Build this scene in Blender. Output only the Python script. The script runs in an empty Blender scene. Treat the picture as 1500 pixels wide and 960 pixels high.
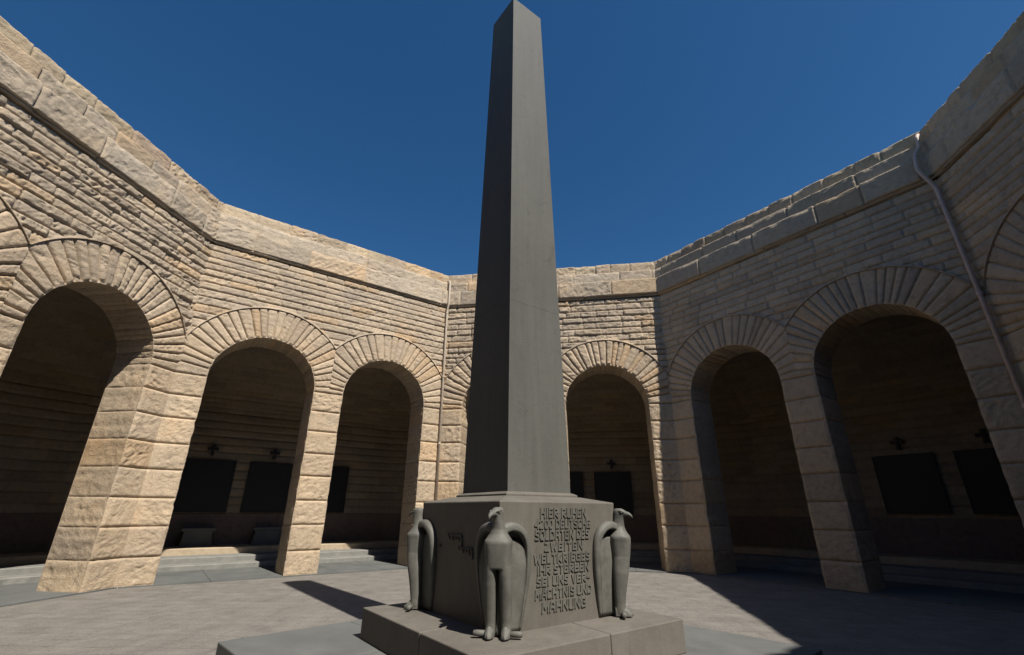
import bpy, math, random
import numpy as np
from math import sin, cos, tan, pi, radians, sqrt, atan2
from mathutils import Vector, Matrix

random.seed(7); RNG = np.random.default_rng(11)
scn = bpy.context.scene
C = scn.collection

# ------------------------------------------------------------------ helpers
def link(o, parent=None):
    C.objects.link(o)
    if parent is not None: o.parent = parent
    return o
def tag(o, label=None, cat=None, group=None, kind=None):
    if label: o['label'] = label
    if cat: o['category'] = cat
    if group: o['group'] = group
    if kind: o['kind'] = kind
    return o
def empty(name, loc=(0, 0, 0)):
    o = bpy.data.objects.new(name, None); o.location = loc; o.empty_display_size = .3
    return link(o)
def mesh_obj(name, verts, faces, mat, parent=None, smooth=False, cols=None):
    me = bpy.data.meshes.new(name)
    me.from_pydata([tuple(v) for v in verts], [], [tuple(f) for f in faces])
    if cols is not None:
        a = me.color_attributes.new('tone', 'FLOAT_COLOR', 'POINT')
        a.data.foreach_set('color', np.asarray(cols, dtype=np.float32).ravel())
    if smooth: me.polygons.foreach_set('use_smooth', [True] * len(me.polygons))
    me.materials.append(mat); me.update()
    return link(bpy.data.objects.new(name, me), parent)

class MB:
    """collects closed pieces into one mesh"""
    def __init__(s): s.v = []; s.f = []
    def add(s, vs, fs):
        o = len(s.v); s.v += [tuple(v) for v in vs]; s.f += [tuple(i + o for i in f) for f in fs]; return s
    def box(s, x0, x1, y0, y1, z0, z1, M=None):
        vs = [(x, y, z) for z in (z0, z1) for y in (y0, y1) for x in (x0, x1)]
        if M is not None: vs = [tuple(M @ Vector(v)) for v in vs]
        return s.add(vs, [(0, 2, 3, 1), (4, 5, 7, 6), (0, 1, 5, 4), (2, 6, 7, 3), (0, 4, 6, 2), (1, 3, 7, 5)])
    def loft(s, rings, cap=True):
        n = len(rings[0]); vs = [p for r in rings for p in r]; fs = []
        for i in range(len(rings) - 1):
            for j in range(n):
                a = i * n + j; b = i * n + (j + 1) % n
                fs.append((a, b, b + n, a + n))
        if cap: fs.append(tuple(range(n - 1, -1, -1))); fs.append(tuple((len(rings) - 1) * n + j for j in range(n)))
        return s.add(vs, fs)
    def tube(s, pts, r, n=10):
        pts = [Vector(p) for p in pts]; rings = []
        rr = r if hasattr(r, '__len__') else [r] * len(pts)
        for i, p in enumerate(pts):
            t = ((pts[min(i + 1, len(pts) - 1)] - pts[max(i - 1, 0)])).normalized()
            a = t.orthogonal() if abs(t.z) < .9 else Vector((1, 0, 0)).cross(t)
            a.normalize(); b = t.cross(a)
            if i and (a.dot(pa) < 0): a = -a; b = t.cross(a)
            pa = a
            rings.append([p + (a * cos(2 * pi * k / n) + b * sin(2 * pi * k / n)) * rr[i] for k in range(n)])
        return s.loft(rings)
    def build(s, name, mat, parent=None, smooth=False, bevel=0):
        o = mesh_obj(name, s.v, s.f, mat, parent, smooth)
        if bevel:
            m = o.modifiers.new('b', 'BEVEL'); m.width = bevel; m.segments = 2; m.limit_method = 'ANGLE'
        return o

# hashed gradient-free value noise, vectorised
def _h(i, j, k, seed):
    n = (i.astype(np.int64) * 374761393 + j.astype(np.int64) * 668265263 + k * 1274126177 + seed * 974634777) & 0x7fffffff
    n = ((n ^ (n >> 13)) * 1274126177) & 0x7fffffff
    n = (n ^ (n >> 16)) & 0x7fffffff
    n = (n * 69069 + 12345) & 0x7fffffff
    return (n >> 8) / float(0x7fffff)
def vnoise(x, y, seed=0, k=0):
    xi = np.floor(x); yi = np.floor(y); fx = x - xi; fy = y - yi
    fx = fx * fx * (3 - 2 * fx); fy = fy * fy * (3 - 2 * fy)
    k = np.asarray(k).astype(np.int64)
    a = _h(xi, yi, k, seed); b = _h(xi + 1, yi, k, seed); c = _h(xi, yi + 1, k, seed); d = _h(xi + 1, yi + 1, k, seed)
    return (a * (1 - fx) + b * fx) * (1 - fy) + (c * (1 - fx) + d * fx) * fy
def fbm(x, y, seed=0, k=0, oct=4):
    s = 0; a = 1; t = 0
    for o in range(oct):
        s = s + a * vnoise(x * 2 ** o, y * 2 ** o, seed + o * 17, k); t += a; a *= .55
    return s / t
def ridged(x, y, seed=0, k=0, oct=3):
    s = 0; a = 1; t = 0
    for o in range(oct):
        s = s + a * (1 - np.abs(2 * vnoise(x * 2 ** o, y * 2 ** o, seed + o * 31, k) - 1)); t += a; a *= .55
    return s / t
def sst(x): x = np.clip(x, 0, 1); return x * x * (3 - 2 * x)
def rid(i, seed=0): return _h(np.asarray(i), np.asarray(i) * 0 + 3, 0, seed)

def grid_obj(name, P, cols, mat, parent, smooth=True, flip=False):
    nu, nv = P.shape[:2]
    idx = np.arange(nu * nv).reshape(nu, nv)
    q = np.stack([idx[:-1, :-1], idx[1:, :-1], idx[1:, 1:], idx[:-1, 1:]], -1).reshape(-1, 4)
    V = P.reshape(-1, 3)
    # drop collapsed quads
    a = V[q]; n1 = np.cross(a[:, 2] - a[:, 0], a[:, 3] - a[:, 1]); q = q[np.linalg.norm(n1, axis=1) > 1e-7]
    if flip: q = q[:, ::-1]
    me = bpy.data.meshes.new(name)
    me.vertices.add(len(V)); me.vertices.foreach_set('co', V.astype(np.float32).ravel())
    me.loops.add(len(q) * 4); me.loops.foreach_set('vertex_index', q.astype(np.int32).ravel())
    me.polygons.add(len(q)); me.polygons.foreach_set('loop_start', (np.arange(len(q)) * 4).astype(np.int32))
    me.polygons.foreach_set('loop_total', np.full(len(q), 4, np.int32))
    if smooth: me.polygons.foreach_set('use_smooth', np.ones(len(q), bool))
    me.update(calc_edges=True); me.validate()
    if cols is not None:
        c = np.ones((len(V), 4), np.float32); c[:, :3] = cols.reshape(-1, 3)
        at = me.color_attributes.new('tone', 'FLOAT_COLOR', 'POINT'); at.data.foreach_set('color', c.ravel())
    me.materials.append(mat)
    return link(bpy.data.objects.new(name, me), parent)

# ------------------------------------------------------------------ materials
def new_mat(name):
    m = bpy.data.materials.new(name); m.use_nodes = True; nt = m.node_tree
    return m, nt, nt.nodes['Principled BSDF'], nt.nodes.new('ShaderNodeTexCoord')
def N(nt, t, **kw):
    n = nt.nodes.new(t)
    for k, v in kw.items():
        if hasattr(n, k) and not k in n.inputs: setattr(n, k, v)
        else: n.inputs[k].default_value = v
    return n
def noise(nt, co, scale, detail=6, rough=.6, dist=0):
    n = nt.nodes.new('ShaderNodeTexNoise'); n.inputs['Scale'].default_value = scale
    n.inputs['Detail'].default_value = detail; n.inputs['Roughness'].default_value = rough
    n.inputs['Distortion'].default_value = dist
    nt.links.new(co, n.inputs['Vector']); return n
def ramp(nt, fac, stops):
    r = nt.nodes.new('ShaderNodeValToRGB'); e = r.color_ramp.elements
    while len(e) < len(stops): e.new(.5)
    for k, (p, c) in enumerate(stops):
        e[k].position = p; e[k].color = (c[0], c[1], c[2], 1) if hasattr(c, '__len__') else (c, c, c, 1)
    nt.links.new(fac, r.inputs['Fac']); return r
def mul(nt, a, b, fac=1, mode='MULTIPLY'):
    m = nt.nodes.new('ShaderNodeMix'); m.data_type = 'RGBA'; m.blend_type = mode; m.inputs[0].default_value = fac
    for s, x in ((6, a), (7, b)):
        if hasattr(x, 'is_output'): nt.links.new(x, m.inputs[s])
        else: m.inputs[s].default_value = (*x, 1)
    return m.outputs[2]
def bump(nt, p, h, strength, dist=.01, prev=None):
    b = nt.nodes.new('ShaderNodeBump'); b.inputs['Strength'].default_value = strength; b.inputs['Distance'].default_value = dist
    nt.links.new(h, b.inputs['Height'])
    if prev is not None: nt.links.new(prev, b.inputs['Normal'])
    nt.links.new(b.outputs['Normal'], p.inputs['Normal']); return b.outputs['Normal']

def mat_sandstone(name='sandstone'):
    m, nt, p, tc = new_mat(name); co = tc.outputs['Object']
    at = nt.nodes.new('ShaderNodeAttribute'); at.attribute_name = 'tone'
    n1 = noise(nt, co, 9, 8, .65, .4); r1 = ramp(nt, n1.outputs['Fac'], [(.25, .66), (.45, .98), (.8, 1.18)])
    n2 = noise(nt, co, 1.1, 4, .6); r2 = ramp(nt, n2.outputs['Fac'], [(.3, (.86, .88, .92)), (.55, (1, 1, 1)), (.75, (1.1, 1.02, .93))])
    n3 = noise(nt, co, 70, 3, .7); r3 = ramp(nt, n3.outputs['Fac'], [(.3, .84), (.6, 1.06)])
    c = mul(nt, at.outputs['Color'], r1.outputs['Color']); c = mul(nt, c, r2.outputs['Color']); c = mul(nt, c, r3.outputs['Color'])
    nt.links.new(c, p.inputs['Base Color']); p.inputs['Roughness'].default_value = .92
    p.inputs['Specular IOR Level'].default_value = .2
    b1 = noise(nt, co, 22, 7, .72, .6)
    v = nt.nodes.new('ShaderNodeTexVoronoi'); v.inputs['Scale'].default_value = 26; nt.links.new(co, v.inputs['Vector'])
    nn = bump(nt, p, b1.outputs['Fac'], .75, .03)
    bump(nt, p, v.outputs['Distance'], .14, .02, nn)
    return m
def mat_stone(name, c0, c1, c2, scale=3, rough=.7, bs=.35, bscale=60, spec=.3, speck=.12, streak=False, weather=False):
    m, nt, p, tc = new_mat(name); co = tc.outputs['Object']
    v = co
    if streak:
        mp = nt.nodes.new('ShaderNodeMapping'); mp.inputs['Scale'].default_value = (1, 1, .25); nt.links.new(co, mp.inputs['Vector']); v = mp.outputs['Vector']
    n1 = noise(nt, v, scale, 8, .62, .5); r1 = ramp(nt, n1.outputs['Fac'], [(.28, c0), (.5, c1), (.74, c2)])
    n2 = noise(nt, co, 90, 3, .7); r2 = ramp(nt, n2.outputs['Fac'], [(.3, 1 - speck), (.65, 1 + speck * .6)])
    c = mul(nt, r1.outputs['Color'], r2.outputs['Color'])
    nt.links.new(c, p.inputs['Base Color']); p.inputs['Roughness'].default_value = rough
    r3 = ramp(nt, n1.outputs['Fac'], [(.3, max(rough - .12, 0)), (.7, min(rough + .12, 1))]); nt.links.new(r3.outputs['Color'], p.inputs['Roughness'])
    p.inputs['Specular IOR Level'].default_value = spec
    if weather:
        mp2 = nt.nodes.new('ShaderNodeMapping'); mp2.inputs['Scale'].default_value = (1, 1, .06); nt.links.new(co, mp2.inputs['Vector'])
        w1 = noise(nt, mp2.outputs['Vector'], 16, 5, .6, .3); w2 = ramp(nt, w1.outputs['Fac'], [(.38, .92), (.55, 1.0), (.72, 1.05)])
        w3 = noise(nt, co, 4.5, 9, .75, 1.2); w4 = ramp(nt, w3.outputs['Fac'], [(.36, .80), (.45, 1), (.62, 1), (.70, 1.28)])
        c = mul(nt, c, w2.outputs['Color'], .7); c = mul(nt, c, w4.outputs['Color'], .6); nt.links.new(c, p.inputs['Base Color'])
    b1 = noise(nt, co, bscale, 6, .7); nn = bump(nt, p, b1.outputs['Fac'], bs, .006)
    b2 = noise(nt, co, 7, 4, .5); bump(nt, p, b2.outputs['Fac'], bs * .5, .02, nn)
    return m

M = {}
M['sand'] = mat_sandstone()
M['basalt'] = mat_stone('obelisk_stone', (.090, .089, .082), (.110, .109, .100), (.136, .134, .124), 1.3, .68, .3, 45, .15, .07, True, weather=True)
M['pedestal'] = mat_stone('pedestal_stone', (0.115, 0.104, 0.089), (0.133, 0.122, 0.105), (0.155, 0.143, 0.124), 2.2, .72, .3, 70, .25, .07, weather=True)
M['eagle'] = mat_stone('eagle_stone', (0.094, 0.094, 0.083), (0.122, 0.120, 0.107), (0.155, 0.151, 0.135), 9, .6, .25, 80, .35, .08, weather=True)
M['platform'] = mat_stone('platform_stone', (0.120, 0.108, 0.093), (0.144, 0.131, 0.114), (0.168, 0.153, 0.135), 2.5, .8, .4, 55, .2, .1, weather=True)
M['slab'] = mat_stone('grey_slab_stone', (0.095, 0.100, 0.096), (0.120, 0.124, 0.120), (0.146, 0.148, 0.143), 1.6, .75, .35, 40, .25, .1)
M['step'] = mat_stone('step_stone', (0.168, 0.168, 0.156), (0.208, 0.204, 0.188), (0.248, 0.240, 0.220), 4, .85, .6, 40, .2, .12)
M['roof'] = mat_stone('roof_stone', (.25, .22, .17), (.3, .27, .21), (.34, .3, .24), 2, .9, .5, 30)
M['ground'] = mat_stone('desert_sand', (.30, .25, .18), (.36, .30, .22), (.42, .35, .26), .3, .95, .5, 12)
M['bronze'] = mat_stone('dark_bronze', (.012, .012, .011), (.018, .017, .016), (.028, .026, .022), 6, .55, .2, 60, .4)
M['pipe'] = mat_stone('painted_pipe', (.42, .35, .27), (.50, .42, .33), (.56, .48, .38), 8, .6, .1, 80, .4)
M['copper'] = mat_stone('pinkish_pipe', (.42, .32, .275), (.50, .39, .335), (.56, .44, .38), 8, .5, .1, 80, .5)
def mat_floor():
    m, nt, p, tc = new_mat('courtyard_paving'); co = tc.outputs['Object']
    n0 = noise(nt, co, 1.6, 3, .5)
    ad = nt.nodes.new('ShaderNodeVectorMath'); ad.operation = 'MULTIPLY_ADD'; ad.inputs[1].default_value = (.22, .22, .1)
    nt.links.new(n0.outputs['Color'], ad.inputs[0]); nt.links.new(co, ad.inputs[2])
    br = nt.nodes.new('ShaderNodeTexBrick'); nt.links.new(ad.outputs[0], br.inputs['Vector'])
    br.inputs['Scale'].default_value = 1; br.inputs['Brick Width'].default_value = .62; br.inputs['Row Height'].default_value = .27
    br.inputs['Mortar Size'].default_value = .008; br.inputs['Mortar Smooth'].default_value = .6
    br.inputs['Color1'].default_value = (.174, .161, .145, 1); br.inputs['Color2'].default_value = (.196, .182, .165, 1); br.inputs['Mortar'].default_value = (.135, .123, .11, 1)
    n1 = noise(nt, co, 3, 8, .7, .5); r1 = ramp(nt, n1.outputs['Fac'], [(.3, .78), (.6, 1.10)])
    n2 = noise(nt, co, 38, 5, .7); r2 = ramp(nt, n2.outputs['Fac'], [(.32, .70), (.6, 1.10)])
    c = mul(nt, br.outputs['Color'], r1.outputs['Color']); c = mul(nt, c, r2.outputs['Color'])
    nt.links.new(c, p.inputs['Base Color']); p.inputs['Roughness'].default_value = .9; p.inputs['Specular IOR Level'].default_value = .2
    nn = bump(nt, p, n2.outputs['Fac'], .45, .012); n3 = bump(nt, p, n1.outputs['Fac'], .5, .03, nn)
    b = nt.nodes.new('ShaderNodeBump'); b.invert = True; b.inputs['Strength'].default_value = .35; b.inputs['Distance'].default_value = .008
    nt.links.new(br.outputs['Fac'], b.inputs['Height']); nt.links.new(n3, b.inputs['Normal']); nt.links.new(b.outputs['Normal'], p.inputs['Normal'])
    return m
M['floor'] = mat_floor()

# ------------------------------------------------------------------ fitted layout
PHI = -7.491; R = 8.0; OX, OY = -.116, -.091
L = 2 * R * tan(pi / 8)
PC, PM = .619, .739                     # corner pier half, mid pier
AW = (L - 2 * PC - PM) / 2
RI = AW / 2; ZS = 5.37 - RI; RE = 1.95
A1c = PC + RI; A2c = L - PC - RI
XM = L / 2
ZCORN = 7.50; ZTOP = 8.75; TH = .9
T22 = tan(pi / 8); D1 = 4.6

class Face:
    def __init__(s, k):                 # k: centre angle of the side, clockwise seen from above
        ang = radians(PHI + k); s.n_out = np.array([cos(ang), sin(ang)])
        s.e = np.array([s.n_out[1], -s.n_out[0]])           # runs left to right seen from inside
        s.c = np.array([OX, OY]) + s.n_out * R - s.e * L / 2
    def P(s, x, z, d=0):                # d: towards the outside, arrays allowed
        x = np.asarray(x, float); z = np.asarray(z, float); d = np.asarray(d, float)
        x, z, d = np.broadcast_arrays(x, z, d)
        return np.stack([s.c[0] + s.e[0] * x + s.n_out[0] * d, s.c[1] + s.e[1] * x + s.n_out[1] * d, z], -1)
    def V(s, x, z, d=0): return Vector([float(t) for t in s.P(x, z, d)])

WARM = np.array([.485, .378, .262]); TAN = np.array([.472, .378, .272]); GREY = np.array([.42, .348, .264]); PINK = np.array([.45, .33, .235]); YEL = np.array([.48, .39, .25])
def stone_col(ids, kind, seed):
    a = rid(ids, seed)[..., None]; b = rid(ids, seed + 5)[..., None]; c = rid(ids, seed + 9)[..., None]
    if kind == 'pier': col = WARM * (1 - a * .7) + TAN * a * .7
    elif kind == 'ring': col = TAN * (1 - a * .5) + WARM * a * .5
    elif kind == 'coursed': col = TAN * (1 - a * .6) + GREY * a * .6
    elif kind == 'parapet': col = GREY * (1 - a * .5) + TAN * a * .5
    elif kind == 'coping': col = (TAN * .45 + .55 * (PINK * a + YEL * (1 - a))) * (.8 + .25 * c)
    elif kind == 'inner': col = (TAN * (1 - a * .6) + WARM * a * .6) * .66  # same sandstone scaled darker, interior shade of the ambulatory put into its colour
    else: col = TAN + a * 0
    dk = rid(ids, seed + 33)[..., None]; col = np.where(dk > .86, col * np.array([.88, .88, .90]), col); col = np.where(dk < .09, col * np.array([1.06, .98, .88]), col)
    return col * (.86 + .22 * b)

def facets(x, y, seed, k):
    """hewn planes: each Voronoi cell is a tilted facet"""
    xi = np.floor(x); yi = np.floor(y); best = np.full(x.shape, 9.); h = np.zeros(x.shape)
    for i in (-1, 0, 1):
        for j in (-1, 0, 1):
            cx = xi + i; cy = yi + j
            a = _h(cx, cy, k, seed); b = _h(cx, cy, k, seed + 1); c = _h(cx, cy, k, seed + 2); e = _h(cx, cy, k, seed + 3); f = _h(cx, cy, k, seed + 4)
            dx = x - cx - a; dy = y - cy - b; d = dx * dx + dy * dy
            m = d < best; best = np.where(m, d, best); h = np.where(m, (c - .5) * 1.1 + (e - .5) * dx * 1.6 + (f - .5) * dy * 2.2, h)
    return h

def rough_face(x, z, ids, amp, seed, coarse=5.5):
    """rock-faced relief: chips and pits, tilted differently per stone"""
    ang = rid(ids, seed + 3) * 1.6 - .4; ca, sa = np.cos(ang), np.sin(ang)
    u = x * ca + z * sa; v = -x * sa + z * ca
    k = np.asarray(ids).astype(np.int64) % 9973
    r = ridged(u * coarse * 1.0, v * coarse * 2.1, seed, k, 4)
    f = fbm(u * coarse * 2.2, v * coarse * 4.2, seed + 50, k, 3)
    w1 = fbm(u * 6, v * 6, seed + 91, k, 2) * .5
    h = (r - .62) * 1.5 + (f - .5) * 1.2 + .75 * facets(u * coarse * 1.2 + w1, v * coarse * 2.0 + w1, seed + 70, k) + .35 * facets(u * coarse * 2.9 + w1, v * coarse * 4.4, seed + 80, k)
    # broken planes
    h = np.where(h > .35, .35 + (h - .35) * .25, h)
    return h * amp * (.45 + 1.0 * rid(ids, seed + 12))

def cuts(a, b, joints, g, jw=.009):
    """sample positions between a and b that hug each joint"""
    js = sorted([j for j in joints if a < j < b]); edges = [a] + js + [b]; out = []
    for i in range(len(edges) - 1):
        lo = edges[i] + (jw if i else 0); hi = edges[i + 1] - (jw if i + 1 < len(edges) - 1 else 0)
        n = max(2, int(math.ceil((hi - lo) / g))); out += list(np.linspace(lo, hi, n + 1))
        if i + 1 < len(edges) - 1: out.append(edges[i + 1])
    return np.array(sorted(out))

def courses(z0, z1, h, rnd, jit=.18):
    n = max(1, round((z1 - z0) / h)); w = [1 + rnd.uniform(-jit, jit) for _ in range(n)]; t = sum(w); z = z0; out = [z0]
    for i in w: z += i * (z1 - z0) / t; out.append(z)
    return np.array(out)

def brick_ids(x, z, zj, lo, hi, rnd, span, base=0):
    """row index, stone id, distance to nearest bed and head joint"""
    row = np.clip(np.searchsorted(zj, z, side='right') - 1, 0, len(zj) - 2)
    dz = np.minimum(z - zj[row], zj[row + 1] - z)
    ids = np.zeros(x.shape, np.int64); dx = np.zeros(x.shape)
    for r in range(len(zj) - 1):
        p = span[0] - rnd.uniform(0, hi); xs = [p]
        while p < span[1] + hi: p += rnd.uniform(lo, hi); xs.append(p)
        xs = np.array(xs); m = row == r
        if not m.any(): continue
        j = np.clip(np.searchsorted(xs, x[m], side='right') - 1, 0, len(xs) - 2)
        ids[m] = base + r * 97 + j; dx[m] = np.minimum(x[m] - xs[j], xs[j + 1] - x[m])
    return row, ids, np.maximum(dz, 0), dx

def arris(arch, s, seed):               # worn edge of the opening
    return .022 * np.clip(fbm(s * 6, s * 0 + arch * 7.7, seed + 900, 0, 4) - .35, 0, 1) ** 1.2 * 2

PIERJ = np.array([.0, .52, 1.07, 1.60, 2.15, 2.68, 3.22, 3.72, ZS])

def voussoirs(rnd, n=27):
    w = [rnd.choice([.75, .9, 1, 1, 1.1, 1.35]) for _ in range(n)]; t = sum(w); a = 0; out = [0]
    for i in w: a += i * pi / t; out.append(a)
    return np.array(out)

def build_wall(k, name, label, g, seed, detail=True, ra=1.0):
    F = Face(k); rnd = random.Random(seed)
    root = empty(name, F.V(L / 2, 0)); tag(root, label, 'arcade wall', 'eight arcade walls round the courtyard')
    o3 = np.array(root.location)
    def gobj(nm, P, col, parent=root, flip=False):
        if parent is root: return grid_obj(nm, P - o3, col, M['sand'], parent, True, flip)
        return grid_obj(nm, P - o3, col, M['sand'], parent, True, flip)
    vj = [voussoirs(rnd), voussoirs(rnd)]; cen = [A1c, A2c]
    # ---- piers
    spans = [(-.05, PC, None, 0), (PC + AW, PC + AW + PM, 1, 2), (L - PC, L + .05, 3, None)]
    for x0, x1, le, ri in spans:
        zz = cuts(0, ZS, PIERJ, g); n = max(6, int((x1 - x0) / g))
        u = np.linspace(0, 1, n + 1); U, Z = np.meshgrid(u, zz, indexing='ij')
        X0 = x0 + (arris(le, Z, seed) if le is not None else 0); X1 = x1 - (arris(ri, Z, seed) if ri is not None else 0)
        X = X0 + (X1 - X0) * U
        row, ids, dz, _ = brick_ids(X, Z, PIERJ, 5, 6, rnd, (-9, 9), int(x0 * 100) + 1000)
        ids = row * 131 + int(x0 * 100) + 700 + (0 if le is not None else 0)
        dz = np.where(Z < .005, .05, dz)
        dx = np.full(X.shape, 1.)
        if le is not None: dx = np.minimum(dx, X - X0)
        if ri is not None: dx = np.minimum(dx, X1 - X)
        margin = np.ones(X.shape)
        if le is None: margin = sst((X - .07) / .09) * .8 + .2
        if ri is None: margin = sst((L - .07 - X) / .09) * .8 + .2
        prof = sst(dz / .045) * sst(dx / .05)
        h = prof * (.022 + rough_face(X, Z, ids, .021, seed) * margin * (.35 + .65 * ra)) - .028 * (1 - sst(dz / .014)) * sst(dx / .03)
        gobj('pier', F.P(X, Z, -h), stone_col(ids, 'pier', seed))
    # ---- arch rings with their reveals
    for ai in (0, 1):
        cx = cen[ai]; lim0, lim1 = ((-.05, XM), (XM, L + .05))[ai]
        th = cuts(0, pi, vj[ai], g / 1.4, .006)
        n = int((RE - RI) / g * 1.1); u = np.linspace(0, 1, n + 1)
        Tt, U = np.meshgrid(th, u, indexing='ij')
        s_arc = ZS + (pi - Tt) * RI      # path length along the opening from the left foot
        es = arris(ai * 2, ZS + (Tt * 0), seed)
        e_r = arris(ai * 2 + 1, ZS + 0 * Tt, seed); e_l = arris(ai * 2, ZS + 0 * Tt, seed)
        wgt = (pi - Tt) / pi
        er = np.clip(fbm(Tt * 9, Tt * 0 + ai * 5.5, seed + 77, 0, 3) - .35, 0, 1) * .05 * np.sqrt(np.clip(np.sin(Tt), 0, 1)) + (e_r * (1 - Tt / pi) + e_l * (Tt / pi))
        # arch angle: 0 = right, pi = left
        rin = RI + er
        ct, st = np.cos(Tt), np.sin(Tt)
        with np.errstate(divide='ignore'):
            rb = np.where(ct > 1e-6, (lim1 - cx) / np.maximum(ct, 1e-6), np.where(ct < -1e-6, (cx - lim0) / np.maximum(-ct, 1e-6), 99))
        rm = np.minimum(RE, rb); Rr = rin + (rm - rin) * U
        X = cx + Rr * ct; Z = ZS + Rr * st
        j = np.clip(np.searchsorted(vj[ai], Tt, side='right') - 1, 0, len(vj[ai]) - 2)
        da = np.minimum(Tt - vj[ai][j], vj[ai][j + 1] - Tt) * Rr
        ids = j + 300 + ai * 60
        din = Rr - rin; dout = RE - Rr
        prof = sst(da / .035) * sst(din / .05) * sst(dout / .05 + .2)
        bas = .016 + .03 * ra * rid(ids, seed + 1)
        h = prof * (bas + rough_face(X * .6 + Rr, Z, ids, .019 * ra, seed + 4, 6)) - .030 * (1 - sst(da / .014)) * sst(din / .05)
        wide = (ct * 0 + 1)
        ring = gobj('arch_ring', F.P(X, Z, -h), stone_col(ids, 'ring', seed + ai), flip=True)
        # reveal: left jamb, soffit, right jamb
        zz = cuts(0, ZS, PIERJ, g * 1.5); tt = th[::-1]
        t = np.linspace(0, 1, max(8, int(TH / (g * 1.8)))) ** 1.3 * TH
        xl, zl, nx, nz, jd, idl = [], [], [], [], [], []
        for z in zz:
            e = float(arris(ai * 2, np.array([z]), seed)[0]); xl.append(cx - RI - e); zl.append(z); nx.append(1); nz.append(0)
            r = min(max(np.searchsorted(PIERJ, z, side='right') - 1, 0), 7); jd.append(min(z - PIERJ[r], PIERJ[r + 1] - z) if z > .005 else .1); idl.append(r + 20)
        el = float(arris(ai * 2, np.array([ZS]), seed)[0]); err = float(arris(ai * 2 + 1, np.array([ZS]), seed)[0])
        for a in tt:
            er1 = float(np.clip(fbm(np.array([a * 9]), np.array([ai * 5.5]), seed + 77, 0, 3)[0] - .35, 0, 1) * .05 * sqrt(max(0., sin(a)))) + err * (1 - a / pi) + el * (a / pi)
            r_ = RI + er1; xl.append(cx + r_ * cos(a)); zl.append(ZS + r_ * sin(a)); nx.append(-cos(a)); nz.append(-sin(a))
            jj = min(max(np.searchsorted(vj[ai], a, side='right') - 1, 0), len(vj[ai]) - 2); jd.append(min(abs(a - vj[ai][jj]), abs(vj[ai][jj + 1] - a)) * RI); idl.append(60 + jj)
        for z in zz[::-1]:
            e = float(arris(ai * 2 + 1, np.array([z]), seed)[0]); xl.append(cx + RI + e); zl.append(z); nx.append(-1); nz.append(0)
            r = min(max(np.searchsorted(PIERJ, z, side='right') - 1, 0), 7); jd.append(min(z - PIERJ[r], PIERJ[r + 1] - z) if z > .005 else .1); idl.append(r + 40)
        xl, zl, nx, nz, jd, idl = map(np.array, (xl, zl, nx, nz, jd, idl))
        S = np.cumsum(np.r_[0, np.hypot(np.diff(xl), np.diff(zl))])
        SS, D = np.meshgrid(S, t, indexing='ij'); ID = np.broadcast_to(idl[:, None] + ai * 100, SS.shape); JD = np.broadcast_to(jd[:, None], SS.shape)
        h = sst(D / .10) * (sst(JD / .03) * (.004 + rough_face(SS, D, ID, .016, seed + 8, 5)) - .010 * (1 - sst(JD / .014)))
        h = h * (D < TH - .001)
        P = F.P(xl[:, None] + nx[:, None] * h, zl[:, None] + nz[:, None] * h, D)
        gobj('reveal', P, stone_col(ID, 'pier', seed + 2) * .93, ring, flip=True)
    # ---- coursed masonry over the arches
    zj = courses(4.72, ZCORN, .182, rnd, .16)
    x = np.linspace(-.05, L + .05, int((L + .1) / g) + 1); zz = cuts(zj[0], ZCORN, zj, g * 1.1, .008)
    X, Zr = np.meshgrid(x, zz, indexing='ij')
    ze = np.full(x.shape, zj[0])
    for c in cen:
        d = np.abs(x - c); ze = np.maximum(ze, np.where(d < RE, ZS + np.sqrt(np.maximum(RE ** 2 - d ** 2, 0)), 0))
    ZE = np.broadcast_to(ze[:, None], X.shape); Z = np.maximum(Zr, ZE)
    row, ids, dz, dx = brick_ids(X, Z, zj, .32, .85, rnd, (-.2, L + .2), 2000)
    de = Z - ZE
    prof = sst(dz / .03) * sst(dx / .035)
    bas = .010 + .045 * ra * rid(ids, seed + 6) ** 1.3
    # some courses are worn so that the lower half falls back
    h = prof * (bas + rough_face(X, Z, ids, .027 * ra, seed + 11, 6.5)) - .026 * (1 - sst(dz / .012)) - .018 * (1 - sst(dx / .016))
    h = np.where(de < .035, np.maximum(h, .045), h)
    P = F.P(X, Z, -h); Pl = F.P(X[:, :1], Z[:, :1], .06); P = np.concatenate([Pl, P], 1)
    col = stone_col(ids, 'coursed', seed + 3); col = np.concatenate([col[:, :1], col], 1)
    gobj('coursed_masonry', P, col)
    # ---- groove and parapet, each course stepping back a little
    zb = [7.50, 7.56, 7.585, 8.08, 8.42, ZTOP]
    def band(z0, z1, off, lo, hi, amp, kind, sd, nm, par, ledge, bevel=.04, lip=.0):
        ex = max(off, 0) + .0
        x = np.linspace(-.12, L + .12, int((L + .24) / g) + 1); zz = cuts(z0, z1, [], g)
        X, Z = np.meshgrid(x, zz, indexing='ij')
        row, ids, dz, dx = brick_ids(X, Z, np.array([z0, z1 + 1e-6]), lo, hi, rnd, (-.3, L + .3), sd)
        dtop = z1 - Z; dbot = Z - z0
        chip = .05 * np.clip(fbm(X * 3, X * 0 + sd, seed + 60, 0, 4) - .42, 0, 1) * 2
        prof = sst(dbot / .03 + .3) * sst(dx / .03)
        h = off + prof * (.03 * rid(ids, seed + sd) + rough_face(X, Z, ids, amp * (.4 + .6 * ra), seed + sd, 4.2)) - .034 * (1 - sst(dx / .022)) - chip * (1 - sst(dtop / .09))
        P = F.P(X, Z, -h); a = F.P(X[:, :1], Z[:, :1], lip); b = F.P(X[:, -1:], Z[:, -1:], ledge)
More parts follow.
